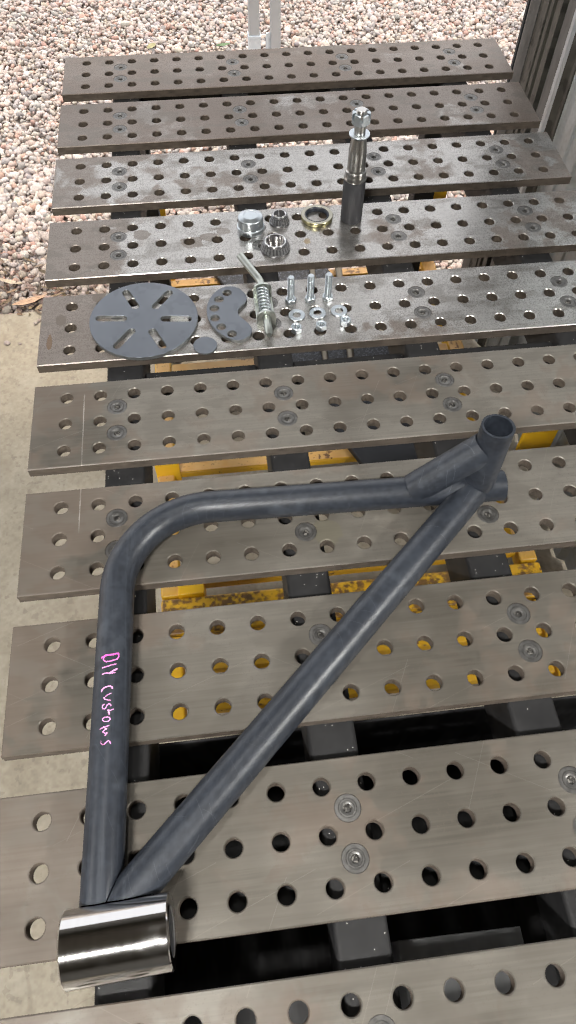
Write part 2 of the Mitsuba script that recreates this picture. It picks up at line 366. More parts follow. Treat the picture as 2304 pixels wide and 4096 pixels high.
def gravel(x0, x1, y0, y1, spacing, sub, seed):
    r = np.random.default_rng(seed)
    base = trimesh.creation.icosphere(subdivisions=sub) if sub else trimesh.creation.icosahedron()
    bv, bf = base.vertices, base.faces
    gx, gy = np.meshgrid(np.arange(x0, x1, spacing), np.arange(y0, y1, spacing * 0.9))
    c = np.stack([gx.ravel(), gy.ravel()], 1); c = c + r.uniform(-.5, .5, c.shape) * spacing * 0.95
    c = c[c[:, 1] > edge_y(c[:, 0]) + 0.004]
    if sub:  # grit kicked over the slab edge
        gx_ = r.uniform(x0, x1, 170); c = np.vstack([c, np.column_stack([gx_, edge_y(gx_) - np.abs(r.normal(0, .07, 170))])])
    n = len(c)
    size = spacing * np.clip(r.lognormal(-0.40, 0.33, n), 0.36, 1.5)
    pal = np.array([[.70, .67, .63], [.58, .53, .49], [.74, .72, .70], [.55, .46, .42], [.58, .37, .30], [.46, .455, .45], [.30, .30, .305], [.69, .62, .52], [.68, .54, .48], [.54, .525, .515]])
    w = np.array([.17, .17, .10, .11, .075, .10, .085, .05, .09, .05])
    size[c[:, 1] < edge_y(c[:, 0])] *= 0.5
    col = pal[r.choice(len(pal), n, p=w)] * np.array([.90, .865, .865]) * r.uniform(.8, 1.12, (n, 1)) * r.uniform(.96, 1.04, (n, 3))
    col = 0.78 * col + 0.22 * np.array([.52, .465, .44])
    dirt = np.clip(1 - (c[:, 1] - edge_y(c[:, 0])) / 0.55, 0, 1) * np.clip((0.9 - c[:, 0]) / 1.1, 0.25, 1)
    col = col * (1 - 0.45 * dirt[:, None]) * (1 - dirt[:, None] * np.array([0.0, 0.06, 0.10]))
    NV = 90
    pool = np.stack([bv * (1 + 0.55 * (meshkit.noise(bv * 1.35 + i * 7.31, 3) - 0.5))[:, None] * r.uniform((.8, .6, .45), (1.25, 1.0, .8)) for i in range(NV)])
    mott = np.stack([0.9 + 0.2 * meshkit.noise(bv * 3 + i * 3.1, 5) for i in range(NV)])
    pick = r.integers(0, NV, n)
    from scipy.spatial.transform import Rotation
    Rm = Rotation.from_euler('zyx', np.column_stack([r.uniform(0, 2 * np.pi, n), r.normal(0, .35, n), r.normal(0, .35, n)])).as_matrix()
    V = np.einsum('nij,nkj->nki', Rm, pool[pick] * size[:, None, None])
    V += np.column_stack([c, np.where(c[:, 1] < edge_y(c[:, 0]), GZ + size * .4, GZ - 0.022 + r.uniform(-.006, .016, n))])[:, None]
    C = np.clip(col[:, None] * mott[pick][..., None], 0, 0.82)
    F = (bf[None] + (np.arange(n) * len(bv))[:, None, None]).reshape(-1, 3)
    return trimesh.Trimesh(V.reshape(-1, 3), F, process=False), C.reshape(-1, 3)


gs = [gravel(-1.15, 2.4, 2.1, 3.0, 0.0168, 1, 3), gravel(-1.15, 2.4, 3.0, 4.75, 0.0172, 0, 6)]
g1, k1 = trimesh.util.concatenate([g[0] for g in gs]), np.vstack([g[1] for g in gs])
put('gravel', g1, 'stones', smooth=True, color=k1); hook('gravel', 'loose cream pink and grey river gravel outside the shed door', 'gravel', kind='stuff')
g2a, k2a = gravel(-3.2, -1.15, 2.1, 5.6, 0.034, 0, 4)
g2b, k2b = gravel(-1.15, 2.4, 4.75, 5.8, 0.034, 0, 5)
scene['gravel__001'] = mikit.ply(trimesh.util.concatenate([g2a, g2b]), 'stones', smooth=True, color=np.vstack([k2a, k2b])); used.add('gravel__001')

# shed roof, header over the open door, far left and back walls: outside the frame, they shade the bench
put('shed_roof', cat(bx(-6, 5, -5.2, 2.15, 2.66, 2.70), bx(-6, 5, 2.09, 2.2, 1.35, 2.66)), 'roof_tin', smooth=False); hook('shed_roof', 'tin shed roof over the bench', kind='structure')
put('shed_wall', cat(bx(-6.05, -6, -5.2, 2.15, GZ, 2.66), bx(-6, 5, -5.25, -5.2, GZ, 2.66), bx(5, 5.05, -5.2, 2.15, GZ, 2.66)), 'roof_tin', smooth=False); hook('shed_wall', 'tin walls closing the shed behind the bench', kind='structure')


def batten(loc, sx, sy, rad, label):
    t = thing('led_batten', label, 'lamp', 'LED battens lighting the bench')
    x, y, z = loc
    put('housing', bx(x - sx / 2 - .01, x + sx / 2 + .01, y - sy / 2 - .01, y + sy / 2 + .01, z + .004, z + .05, .008), 'lamp_body', t)
    q = trimesh.Trimesh([[x - sx / 2, y - sy / 2, z], [x + sx / 2, y - sy / 2, z], [x + sx / 2, y + sy / 2, z], [x - sx / 2, y + sy / 2, z]], [[0, 2, 1], [0, 3, 2]], process=False)
    s = mikit.ply(q, 'lamp_body'); s['emitter'] = {'type': 'area', 'radiance': rgb(rad, rad * 0.975, rad * 0.92)}
    k = t + '__diffuser'; used.add(k); scene[k] = s


for (loc, (sx, sy), rad), lb in zip(LAMPS, ('white LED batten under the roof behind and left of the photographer', 'wide white LED batten under the roof far to the right', 'white LED batten under the roof over the middle of the bench', 'white LED batten under the roof farthest left of the bench')):
    batten(loc, sx, sy, rad, lb)
# ------------------------------------------------------------------ shed wall with door jamb on the right
def sheet(pts, z0, z1, th=0.0015):
    poly = LineString(pts).buffer(th / 2, cap_style=2, join_style=2)
    m_ = trimesh.creation.extrude_polygon(poly, z1 - z0, engine='earcut'); m_.apply_translation([0, 0, z0]); return m_


ZT = 2.655
w = thing('shed_wall_panel', 'grey ribbed galvanised shed wall right of the table', 'wall')
put('end_rib', sheet([(1.140, 1.948), (1.124, 1.946), (1.124, 1.925), (1.119, 1.918), (1.119, 1.884)], GZ + .01, ZT), 'galvanised_grimy', w, smooth=False)
put('cover_strip', sheet([(1.102, 1.8255), (1.112, 1.806), (1.112, 1.792)], GZ + .01, ZT, .003), 'galvanised_dirty', w, smooth=False)
put('ridge', sheet([(1.119, 1.8825), (1.108, 1.872), (1.100, 1.856), (1.098, 1.838), (1.102, 1.8275)], GZ + .01, ZT), 'galvanised', w, smooth=False)
pts = [(1.114, 1.791), (1.120, 1.785)]
y = 1.785
while y > 0.95:
    pts += [(1.124, y - .012), (1.124, y - .052), (1.119, y - .056), (1.119, y - .064), (1.124, y - .068), (1.124, y - .110), (1.105, y - .122), (1.105, y - .148), (1.124, y - .160)]
    y -= 0.160
put('cladding', sheet(pts, GZ + .01, ZT), 'galvanised', w, smooth=False)
j = thing('door_jamb', 'dirty galvanised steel door jamb at the end of the ribbed wall', 'door jamb')
put('flange', sheet([(1.150, 2.142), (1.120, 2.140), (1.113, 2.134), (1.111, 2.124), (1.1135, 2.105), (1.118, 2.086)], GZ, ZT, .003), 'galvanised_grimy', j, smooth=False)
put('channel', sheet([(1.1185, 2.083), (1.121, 2.076), (1.121, 2.045), (1.127, 2.041), (1.127, 2.033), (1.120, 2.029), (1.120, 2.014), (1.127, 2.010), (1.127, 1.998), (1.120, 1.994), (1.119, 1.966), (1.140, 1.962)], GZ, ZT, .003), 'galvanised_dirty', j, smooth=False)
put('seal', sheet([(1.112, 2.152), (1.150, 2.152)], GZ + .3, ZT, .010), 'door_seal', j, smooth=False)
put('backing', bx(1.150, 1.19, 1.90, 2.158, GZ, ZT), 'galvanised_dirty', j, smooth=False)

# ------------------------------------------------------------------ posts standing on the gravel beyond the table
def post(label, x, yy, w_, pale_top, lean):
    t = thing('steel_post', label, 'post', None)
    if pale_top is not None:
        put('sleeve', bx(x - w_ * .56, x + w_ * .56, yy - .024, yy + .024, GZ - .03, pale_top, .004), 'pole_zinc_pale', t)
        put('tube', bx(x - w_ / 2, x + w_ / 2, yy - .02, yy + .02, pale_top - .02, 1.4, .004), 'pole_zinc', t)
        put('collar', bx(x - w_ * .59, x + w_ * .59, yy - .0255, yy + .0255, pale_top - .006, pale_top + .006, .003), 'pole_zinc_pale', t)
    else:
        put('tube', bx(x - w_ / 2, x + w_ / 2, yy - .02, yy + .02, GZ - .03, 1.4, .004), 'pole_zinc', t)
        put('flat_bar', bx(x - w_ / 2 - .019, x - w_ / 2 - .002, yy - .004, yy + .006, GZ - .03, -.655, .002), 'pole_zinc_pale', t)


post('left galvanised post with paler lower sleeve standing on the gravel', .512, 3.5, .047, -.662, 0)
post('right galvanised post with a narrow flat bar beside it on the gravel', .603, 3.5, .044, None, 0)

# ------------------------------------------------------------------ yellow steel stillage under the table
s_ = thing('yellow_stillage', 'rusty yellow painted steel stillage frame under the table', 'stillage')
ZR = -0.70
def ang(x0, x1, y0, zt, w_=.042, h_=.05, t_=.006):
    return cat(bx(x0, x1, y0, y0 + w_, zt - t_, zt, .002), bx(x0, x1, y0, y0 + t_, zt - h_, zt - t_ - .0005, .002))
put('front_rail', bx(.047, .965, .806, .898, ZR - .05, ZR, .006), 'yellow_paint', s_)
for yy in (.622, .714, .928, 1.262, 1.62, 1.985):
    put('cross_rail', ang(.098, .915, yy, ZR, .030, .026), 'yellow_paint', s_, smooth=False)
for xa in (.047, .920):
    put('front_arm', bx(xa, xa + .045, .58, .803, ZR - .05, ZR - .002, .006), 'yellow_paint', s_)
put('side_rail', bx(.047, .092, .904, 2.05, ZR - .05, ZR - .002, .006), 'yellow_paint', s_)
put('side_rail', bx(.920, .965, .904, 2.05, ZR - .05, ZR - .002, .006), 'yellow_paint', s_)
for x0, y0 in ((.049, .828), (.912, .828), (.049, 2.0), (.912, 2.0)):
    put('leg', bx(x0, x0 + .05, y0, y0 + .05, GZ, ZR - .051, .004), 'plain_yellow', s_)
for x0, y0, z1 in ((.088, .900, -.69), (.045, 1.255, -.62), (1.01, 1.235, -.62), (.055, 2.07, -.33), (.880, 2.06, -.33)):
    put('upright_plate', bx(x0, x0 + .062 + (.03 if x0 > .8 else 0), y0, y0 + .012 + (.05 if y0 < 1 else 0), ZR - .08, z1, .003), 'plain_yellow', s_)
# black board lying diagonally on the stillage, with two rods along it
b = thing('black_board', 'black speckled board lying slantwise on the yellow stillage', 'board')
bp = Polygon([(.225, 2.06), (.58, 2.06), (.92, 1.18), (.60, 1.18)])
put('board', plate(bp, ZR + .004, ZR + .022, .002), 'board_black', b, smooth=False)
hook('steel_rod', 'left thin steel rod lying on the black board', 'rod', 'thin rods on the black board')
put('steel_rod', rodm((.555, 2.03, ZR + .031), (.535, 1.5, ZR + .031), .009, 20), 'rod_steel')
k = put('steel_rod', rodm((.640, 2.03, ZR + .0325), (.606, 1.5, ZR + .0325), .0105, 20), 'rod_steel')
hook(k, 'right thicker steel rod lying on the black board', 'rod', 'thin rods on the black board')

# ------------------------------------------------------------------ welding table
TB = thing('welding_table', 'slatted steel welding table with drilled slats on a black frame', 'table')
PIT, PY, SP = 0.0508, 0.0505, 0.20195
YO = [0, -0.0001, 0.0001, 0.0006, 0, 0, -0.0016, 0.0001, 0.0012, -0.0005, 0]
XO = [0, -0.0002, -0.0003, -0.0001, -0.0005, -0.0006, 0.0002, 0.0013, 0, 0.0003, 0.0001]
ST, HR, SR = 0.016, 0.0097, 0.0149
X0, X1, YA, YB = -0.0497, 0.9635, -0.0297, 0.1300
circ = lambda x, y, r, n: Polygon([(x + r * math.cos(2 * math.pi * (k + .5) / n), y + r * math.sin(2 * math.pi * (k + .5) / n)) for k in range(n)])
holes = [(c * PIT, r * PY) for c in range(19) for r in range(3)]
screws = [((c + .5) * PIT, (r + .5) * PY) for c in (1, 6, 11, 16) for r in (0, 1)]


def slat_mesh():
    N, CH = 40, 0.0013
    top = sbox(X0 + CH, YA + CH, X1 - CH, YB - CH)
    hs = [circ(x, y, HR + CH, N) for x, y in holes] + [circ(x, y, SR, N) for x, y in screws]
    top = Polygon(top.exterior.coords, [h.exterior.coords for h in hs])
    bot = Polygon(sbox(X0, YA, X1, YB).exterior.coords, [circ(x, y, HR, N).exterior.coords for x, y in holes])
    out = []
    for poly, z, up in ((top, 0, True), (bot, -ST, False)):
        v, f = trimesh.creation.triangulate_polygon(poly, engine='earcut')
        mm = trimesh.Trimesh(np.column_stack([v, np.full(len(v), z)]), f, process=False)
        if (mm.face_normals[:, 2].mean() > 0) != up: mm.invert()
        out.append(mm)
    R0 = lathe([(HR, -ST), (HR, -CH), (HR + CH, 0)], N); R0.invert()
    S0 = lathe([(.003, -.0085), (SR, -.0085), (SR, 0)], N); S0.invert()
    rot = trimesh.transformations.rotation_matrix(math.pi / N, [0, 0, 1])
    R0.apply_transform(rot); S0.apply_transform(rot)
    for x, y in holes: q = R0.copy(); q.apply_translation([x, y, 0]); out.append(q)
    for x, y in screws: q = S0.copy(); q.apply_translation([x, y, 0]); out.append(q)
    c = np.array([[X0, YA], [X1, YA], [X1, YB], [X0, YB]]); ci = np.array([[X0 + CH, YA + CH], [X1 - CH, YA + CH], [X1 - CH, YB - CH], [X0 + CH, YB - CH]])
    for k in range(4):
        l = (k + 1) % 4
        V = [[*c[k], -ST], [*c[l], -ST], [*c[l], -CH], [*c[k], -CH], [*ci[l], 0], [*ci[k], 0]]
        out.append(trimesh.Trimesh(V, [[0, 1, 2], [0, 2, 3], [3, 2, 4], [3, 4, 5]], process=False))
    return trimesh.util.concatenate(out)


SLAT = mikit.ply(slat_mesh(), 'slat_steel', smooth=20)
hexf = lambda a: np.cos(np.pi / 6) / np.cos((a % (np.pi / 3)) - np.pi / 6)
scr = lathe([(.0147, -.0080), (.0147, -.0008), (.0143, -.0004), (.0105, -.0004), (.0101, -.0012), (.0098, -.0012), (.0095, -.0003), (.0078, -.0003), (.0072, -.0010), (.0060, -.0012), (.0052, -.0016), (.0051, -.0052)], 48,
            shape=lambda k, a: hexf(a) if k >= 10 else 1)
SCREW = mikit.ply(scr, 'screw_steel', smooth=25)
pl_ = lathe([(.0054, -.0040), (.0035, -.0034), (.0012, -.0031), (.0001, -.0031)], 24)
PLUG = mikit.ply(pl_, 'socket_dirt', smooth=True)
rs = random.Random(4)
for S in range(1, 11):
    tx, ty = XO[S], (10 - S) * SP + YO[S]
    sk = put('slat', SLAT, None, TB, to_world=T().translate([tx, ty, 0]))
    for (x, y) in screws:
        M_ = T().translate([tx + x, ty + y, rs.uniform(-.0002, .0001)]).rotate([0, 0, 1], rs.uniform(0, 60))
        k = put('screw', SCREW, None, sk, to_world=M_)
    if S in (1,): hook(sk, 'rusty brown slat farthest from the camera')
# socket dirt is joined per table: too small to pick apart
tx_m = []
for S in range(1, 11):
    for (x, y) in screws:
        q = pl_.copy(); q.apply_translation([XO[S] + x, (10 - S) * SP + YO[S] + y, 0]); tx_m.append(q)
k = put('socket_dirt', trimesh.util.concatenate(tx_m), 'socket_dirt', TB, smooth=True); hook(k, kind='stuff')
for xc in (.0850, .3267, .5720, .8300):
    put('beam', bx(xc - .0290, xc + .0290, -.30, 1.92, -.110, -ST - .0004, .006), 'black_frame', TB)
for yc in (.200, .955, 1.86):
    for xa, xb in ((.1145, .2972), (.3562, .5425), (.6015, .8005)):
        put('cross_beam', bx(xa, xb, yc - .024, yc + .024, -.090, -.032, .004), 'black_frame', TB)
for xc, yc in ((.085, -.22), (.83, -.22), (.085, 1.88), (.83, 1.88)):
    put('leg', bx(xc - .028, xc + .028, yc - .028, yc + .028, GZ, -.1105, .005), 'black_frame', TB)
tray = cat(bx(.056, 1.02, -.28, .398, -.345, -.340), bx(.056, 1.02, .398, .401, -.345, -.112), bx(.053, .056, -.28, .401, -.345, -.112), bx(1.02, 1.023, -.28, .401, -.345, -.112))
k = put('tray', tray, 'black_tray', TB, smooth=False); hook(k, 'black sheet metal tray under the near end of the table')
o = thing('steel_offcut', 'pale steel offcut lying in the black tray between the two nearest slats', 'steel plate')
put('plate', plate(affinity.rotate(sbox(.392, -.06, .552, .1495), -1.0), -.3395, -.2300, .001), 'offcut_steel', o, smooth=False)

# ------------------------------------------------------------------ tubes of the control arm kit
R, RI = 0.0213, 0.0180
aL, aH = 1.5337, -0.0227
dL = np.array([math.cos(aL), math.sin(aL), 0]); dH = np.array([math.cos(aH), math.sin(aH), 0])
pL = np.array([.0769, .4, R]); pH = np.array([.4, .6672, R])
dB = np.array([math.cos(.7549), math.sin(.7549), 0]); pB = np.array([.3990, .5011, R])
BC = np.array([.0701, .1787, .0337]); dC = np.array([math.cos(.0378), math.sin(.0378), 0]); BR = .0337
Mx = np.column_stack([dL[:2], -dH[:2]]); tt = np.linalg.solve(Mx, (pH - pL)[:2]); corner = pL + dL * tt[0]
Rb = .120
half = (aL - aH) / 2
tl = Rb / math.tan((math.pi - (aL - aH)) / 2)
q0, q1 = corner - dL * tl, corner + dH * tl
cen = q0 + np.array([dL[1], -dL[0], 0]) * Rb
ang0 = math.atan2(*(q0 - cen)[[1, 0]]); ang1 = math.atan2(*(q1 - cen)[[1, 0]])
arc = [cen + Rb * np.array([math.cos(a), math.sin(a), 0]) for a in np.linspace(ang0, ang1, 40)]
path = [pL + dL * (.165 - .4)] + [pL + dL * s for s in np.linspace(.18 - .4, (q0 - pL) @ dL - .005, 14)] + arc + [q1 + dH * s for s in np.linspace(.005, (.609 - q1[0]), 14)]


def solid(tm): return man(tm.vertices, tm.faces)


outer = solid(sweep(path, R, 72)); inner = solid(sweep([path[0] - dL * .002] + path[1:-1] + [path[-1] + dH * .002], RI, 72))
if outer.volume() < 0: outer, inner = [man(np.asarray(x.to_mesh().vert_properties)[:, :3], np.asarray(x.to_mesh().tri_verts)[:, ::-1]) for x in (outer, inner)]
bush_cut = rodm(BC - dC * .2, BC + dC * .2, BR + .0009, 128)
# mitre between the bent tube and the brace
xi = np.linalg.solve(np.column_stack([dL[:2], -dB[:2]]), (pB - pL)[:2]); X = pL + dL * xi[0]
am = (aL + .7549) / 2 + 0.02
def halfspace(side):
    b_ = Manifold.cube([.4, .2, .2]).translate([-.2, 0, -.1]) if side > 0 else Manifold.cube([.4, .2, .2]).translate([-.2, -.2, -.1])
    return b_.rotate([0, 0, math.degrees(am)]).translate([*X[:2], R])
def gap(mh, g): return mh.translate([-math.sin(am) * g, math.cos(am) * g, 0])
bent = outer - inner - bush_cut - gap(halfspace(-1), .0006)
hor_cut = rodm(pH, pH + dH * .3, R + .0011, 128)
brace = pipe(pB - dB * .50, pB + dB * ((.5717 - .399) / dB[0]), R, RI, 96) - bush_cut - gap(halfspace(1), -.0006) - hor_cut
base = pH + dH * .1729; dU = np.array([.0182, .085, 1.]); dU /= np.linalg.norm(dU)
brace_cut = rodm(pB, pB + dB * .24, R + .0015, 96)
upr = pipe(base, base + dU * .1195, R, RI, 96) - hor_cut - brace_cut
upr_cut = rodm(base - dU * .01, base + dU * .3, R + .0019, 96)
gus_cut = rodm(pH, pH + dH * .3, R + .0019, 128)
sl0, sl1 = pH + dH * .0761, base + dU * .0878
slv = pipe(sl0, sl1, R, RI, 96) - gus_cut - upr_cut
keep = lambda m_: max(m_.decompose(), key=lambda q: q.volume())
t = thing('bent_tube', 'dark blue-grey steel tube bent at right angles with pink marker writing', 'steel tube')
put('tube', keep(bent), 'tube_steel', t, smooth=35)
t2 = thing('brace_tube', 'long straight dark tube lying diagonally from the bushing to the short upright tube', 'steel tube'); put('tube', keep(brace), 'tube_steel', t2, smooth=35)
t3 = thing('upright_tube', 'short open dark tube standing upright on the end of the bent tube', 'steel tube'); put('tube', keep(upr), 'tube_steel', t3, smooth=35)
t4 = thing('gusset_tube', 'short coped dark tube leaning from the bent tube up to the upright tube', 'steel tube'); put('tube', keep(slv), 'tube_steel', t4, smooth=35)

STROKES = [(0.00231, [(0.0647, 2.032), (0.0665, 1.793), (0.0667, 1.462), (0.0683, 1.13)]), (0.00150, [(0.0678, 1.111), (0.0644, 1.098), (0.0613, 1.178), (0.06, 1.349), (0.0588, 1.543), (0.0586, 1.746), (0.0604, 1.886), (0.0628, 1.936), (0.0649, 1.877)]), (0.00150, [(0.052, 1.962), (0.0529, 1.68), (0.0542, 1.434), (0.0553, 1.228)]), (0.00195, [(0.0495, 1.166), (0.047, 1.369), (0.0443, 1.546)]), (0.00110, [(0.0451, 1.255), (0.0444, 1.412), (0.0441, 1.545)]), (0.0013, [(0.0443, 1.546), (0.045, 1.762), (0.0442, 1.952)]), (0.0016, [(0.0264, 1.352), (0.028, 1.375), (0.0292, 1.474), (0.0289, 1.645), (0.0277, 1.794), (0.026, 1.892), (0.0241, 1.931)]), (0.0009, [(0.0208, 1.407), (0.0194, 1.572), (0.0177, 1.691)]), (0.00154, [(0.0163, 1.758), (0.0145, 1.72)]), (0.0010, [(0.0143, 1.72), (0.0135, 1.582), (0.0128, 1.412)]), (0.0011, [(0.0066, 1.386), (0.0083, 1.414), (0.0091, 1.499), (0.0075, 1.579), (0.0049, 1.633), (0.0033, 1.691), (0.0037, 1.775), (0.006, 1.839), (0.008, 1.805), (0.0089, 1.718)]), (0.0011, [(0.0026, 1.259), (0.0013, 1.386), (0.0018, 1.529)]), (0.00164, [(0.0018, 1.51), (-0.0006, 1.476), (-0.0027, 1.443)]), (0.00105, [(-0.0058, 1.63), (-0.007, 1.763), (-0.009, 1.783), (-0.0109, 1.642), (-0.0107, 1.476), (-0.0084, 1.375), (-0.0064, 1.439), (-0.0059, 1.594)]), (0.0011, [(-0.0152, 1.43), (-0.0168, 1.603), (-0.0175, 1.772), (-0.0184, 1.886)]), (0.00085, [(-0.0162, 1.701), (-0.0186, 1.622), (-0.0183, 1.528)]), (0.00113, [(-0.0185, 1.527), (-0.0206, 1.665), (-0.0217, 1.731)]), (0.00102, [(-0.0217, 1.731), (-0.0237, 1.609), (-0.0233, 1.488)]), (0.00085, [(-0.0239, 1.514), (-0.0261, 1.603)]), (0.00105, [(-0.0349, 1.314), (-0.0331, 1.335), (-0.0318, 1.421), (-0.0332, 1.515), (-0.0351, 1.603)]), (0.0006, [(-0.0351, 1.603), (-0.0359, 1.697), (-0.0338, 1.797), (-0.0317, 1.795)])]
e1 = np.cross(dL, [0, 0, 1.0])
def on_tube(a, s_):  # a: axial metres, s_: arc length metres
    th = s_ / R; r_ = R + .00022
    return pL[None] + dL[None] * a[:, None] + r_ * (np.cos(th)[:, None] * e1 + np.sin(th)[:, None] * np.array([0, 0, 1.0]))
inks = []
for wd, st in STROKES:
    st = np.array(st); ln = LineString(np.column_stack([st[:, 0], st[:, 1] * R]))
    pg = ln.buffer(wd / 2 * 1.0, quad_segs=4)
    pg = pg.segmentize(.0012)
    v, f = trimesh.creation.triangulate_polygon(pg, engine='earcut')
    mm = trimesh.Trimesh(on_tube(v[:, 0], v[:, 1]), f, process=False).subdivide()
    rel = mm.vertices - pL; ax = rel @ dL; rad = rel - ax[:, None] * dL
    mm.vertices = pL + ax[:, None] * dL + rad / np.linalg.norm(rad, axis=1, keepdims=True) * (R + .00022)
    inks.append(mm)
k = put('marker_writing', trimesh.util.concatenate(inks), 'marker_pink', t, smooth=False); hook(k, 'pink hand-written words DIY CUStOmS')

# ------------------------------------------------------------------ polished bushing
t = thing('steel_bushing', 'polished bright steel bushing lying across the near slat gap', 'bushing')
L0, L1, CB = -.0300, .0705, .0012
bp_ = [(BR - CB, L0), (BR, L0 + CB), (BR, L1 - CB), (BR - CB, L1), (.0225, L1)]
bp2 = [(.0225, L1), (.0212, L1 - .0012), (.0212, L0 + .0012), (.0225, L0), (BR - CB, L0)]
ez = np.column_stack([np.cross([0, 0, 1.0], dC), [0, 0, 1.0], dC, BC]); M4 = np.vstack([ez, [0, 0, 0, 1]])
if np.linalg.det(M4[:3, :3]) < 0: M4[:, 0] *= -1
a_ = lathe(bp_, 160); a_.apply_transform(M4); put('body', a_, 'polished_steel', t, smooth=25)
a_ = lathe(bp2, 128); a_.apply_transform(M4); put('bore', a_, 'bore_steel', t, smooth=25)

# ------------------------------------------------------------------ stub axle spindle
SX, SY = .5050, 1.2970
M_ = T().translate([SX, SY, 0]).rotate([0, 1, 0], 0.25)
t = thing('stub_axle', 'tall stub axle spindle with black shank standing upright on the table', 'spindle')
put('shank', lathe([(.0001, 0), (.0188, 0), (.0197, .001), (.0199, .0815)], 64), 'black_shank', t, to_world=M_)
put('journal', lathe([(.0199, .0815), (.0202, .0835), (.0190, .0865), (.0186, .0875), (.0186, .0975), (.0180, .0985), (.0170, .0988), (.0163, .1000), (.0160, .1030), (.0157, .1045), (.0157, .1320), (.0154, .1335), (.0128, .1545), (.0122, .1560), (.0098, .1562), (.0096, .1800)], 64), 'turned_steel', t)
scene[t + '__journal']['to_world'] = M_
thr = [(.0092, .178)]
z = .178
while z < .2010:
    thr += [(.0092, z), (.0082, z + .0009)]; z += .0018
thr += [(.0086, .2012), (.0078, .2022), (.0001, .2022)]
put('thread', lathe(thr, 40), 'turned_steel', t, to_world=M_, smooth=20)
put('washer', lathe([(.0100, .1600), (.0176, .1600), (.0179, .1604), (.0179, .1620), (.0176, .1625), (.0100, .1625)], 64, closed=True), 'zinc', t, to_world=M_)


def hexbody(ac, z0, z1, rot=0, chamfer=True):
    h = Manifold.cylinder(z1 - z0, ac / 2, ac / 2, 6).rotate([0, 0, rot]).translate([0, 0, z0])
    if chamfer:
        c_ = ac / 2; f_ = c_ * .866
        cone = Manifold.revolve(CrossSection([[(0, z0), (f_ * .985, z0), (c_ * 1.01, z0 + .0018 * ac / .019), (c_ * 1.01, z1 - .0018 * ac / .019), (f_ * .985, z1), (0, z1)]]), 64)
        h = h ^ cone
    return h


nut = hexbody(.0345, .1800, .1975, 22) - Manifold.cylinder(.05, .0093, .0093, 48).translate([0, 0, .17])
for k_ in range(6):
    nut = nut - Manifold.cube([.0045, .03, .02]).translate([-.00225, 0, .1885]).rotate([0, 0, 60 * k_ + 52])
put('castle_nut', nut, 'zinc', t, to_world=M_, smooth=20)

# ------------------------------------------------------------------ grease cap, bearings, seal
t = thing('grease_cap', 'shiny domed zinc grease cap standing left of the two bearings', 'cap')
put('shell', lathe([(.0232, 0), (.0238, .0008), (.0238, .0055), (.0246, .0072), (.0252, .0085), (.0250, .0098), (.0234, .0108), (.0227, .0118), (.0226, .0265), (.0221, .0280), (.0205, .0290), (.0150, .0309), (.0136, .0316), (.0124, .0316), (.0118, .0310), (.0090, .0311), (.0001, .0314)], 72), 'zinc', t, smooth=40, to_world=T().translate([.3163, 1.2826, 0]))


def bearing(x, y, rb, rt, h, rbore, n, label):
    t = thing('roller_bearing', label, 'bearing', None)
    W = T().translate([x, y, 0])
    put('inner_ring', lathe([(rbore, .0004), (rbore + .0008, 0), (rb - .0028, 0), (rb - .0020, .0006), (rb - .0020, .0022), (rb - .0036, .0026), (rt - .0026, h - .0036), (rt - .0010, h - .0032), (rt - .0010, h - .0008), (rt - .0018, h), (rbore + .0012, h), (rbore, h - .001)], 72, closed=True), 'bearing_steel', t, to_world=W)
    top = [(rb - .0016, .0012), (rb, .0006), (rb + .0002, .0030), (rb - .0008, .0036), (rb - .0018, .0034)]
    c1_ = lathe(top, 72, closed=True)
    c2_ = lathe([(rt - .0006, h - .0040), (rt + .0012, h - .0044), (rt + .0010, h - .0030), (rt - .0004, h - .0022)], 72, closed=True)
    bars, rol = [], []
    p0, p1 = (rb - .0010, .0028), (rt + .0002, h - .0034)
    for k_ in range(n):
        a = 2 * math.pi * (k_ + .5) / n; c_, s_2 = math.cos(a), math.sin(a)
        rol.append(tri(rodm((p0[0] * c_ - .0012 * c_, p0[0] * s_2 - .0012 * s_2, p0[1]), (p1[0] * c_ - .0012 * c_, p1[0] * s_2 - .0012 * s_2, p1[1]), .0026 * rb / .0264, 12, .0021 * rb / .0264)))
        a += math.pi / n; c_, s_2 = math.cos(a), math.sin(a)
        bars.append(tri(rodm((p0[0] * c_, p0[0] * s_2, p0[1]), (p1[0] * c_, p1[0] * s_2, p1[1]), .0006, 8)))
    k = put('rollers', trimesh.util.concatenate(rol), 'roller_steel', t, to_world=W, smooth=35); hook(k, kind='stuff')
    put('cage', trimesh.util.concatenate([c1_, c2_] + bars), 'cage_steel', t, to_world=W)


bearing(.3712, 1.3006, .0188, .0140, .0176, .0102, 19, 'smaller tapered roller bearing standing behind the larger one')
bearing(.3553, 1.2250, .0263, .0208, .0174, .0164, 24, 'larger tapered roller bearing standing nearer the slat edge')
t = thing('oil_seal', 'gold rimmed oil seal with black rubber lip lying beside the spindle', 'seal')
W = T().translate([.4417, 1.3044, 0])
put('case', lathe([(.0285, .0002), (.0293, .0008), (.0294, .0078), (.0288, .0085)], 72), 'zinc_yellow', t, to_world=W)
put('face', lathe([(.0288, .0085), (.0275, .0088), (.0232, .0088), (.0226, .0082)], 72), 'zinc_seal_face', t, to_world=W)
put('lip', lathe([(.0226, .0082), (.0216, .0090), (.0208, .0088), (.0196, .0074), (.0186, .0050), (.0184, .0030), (.0195, .0006)], 72), 'rubber', t, to_world=W)

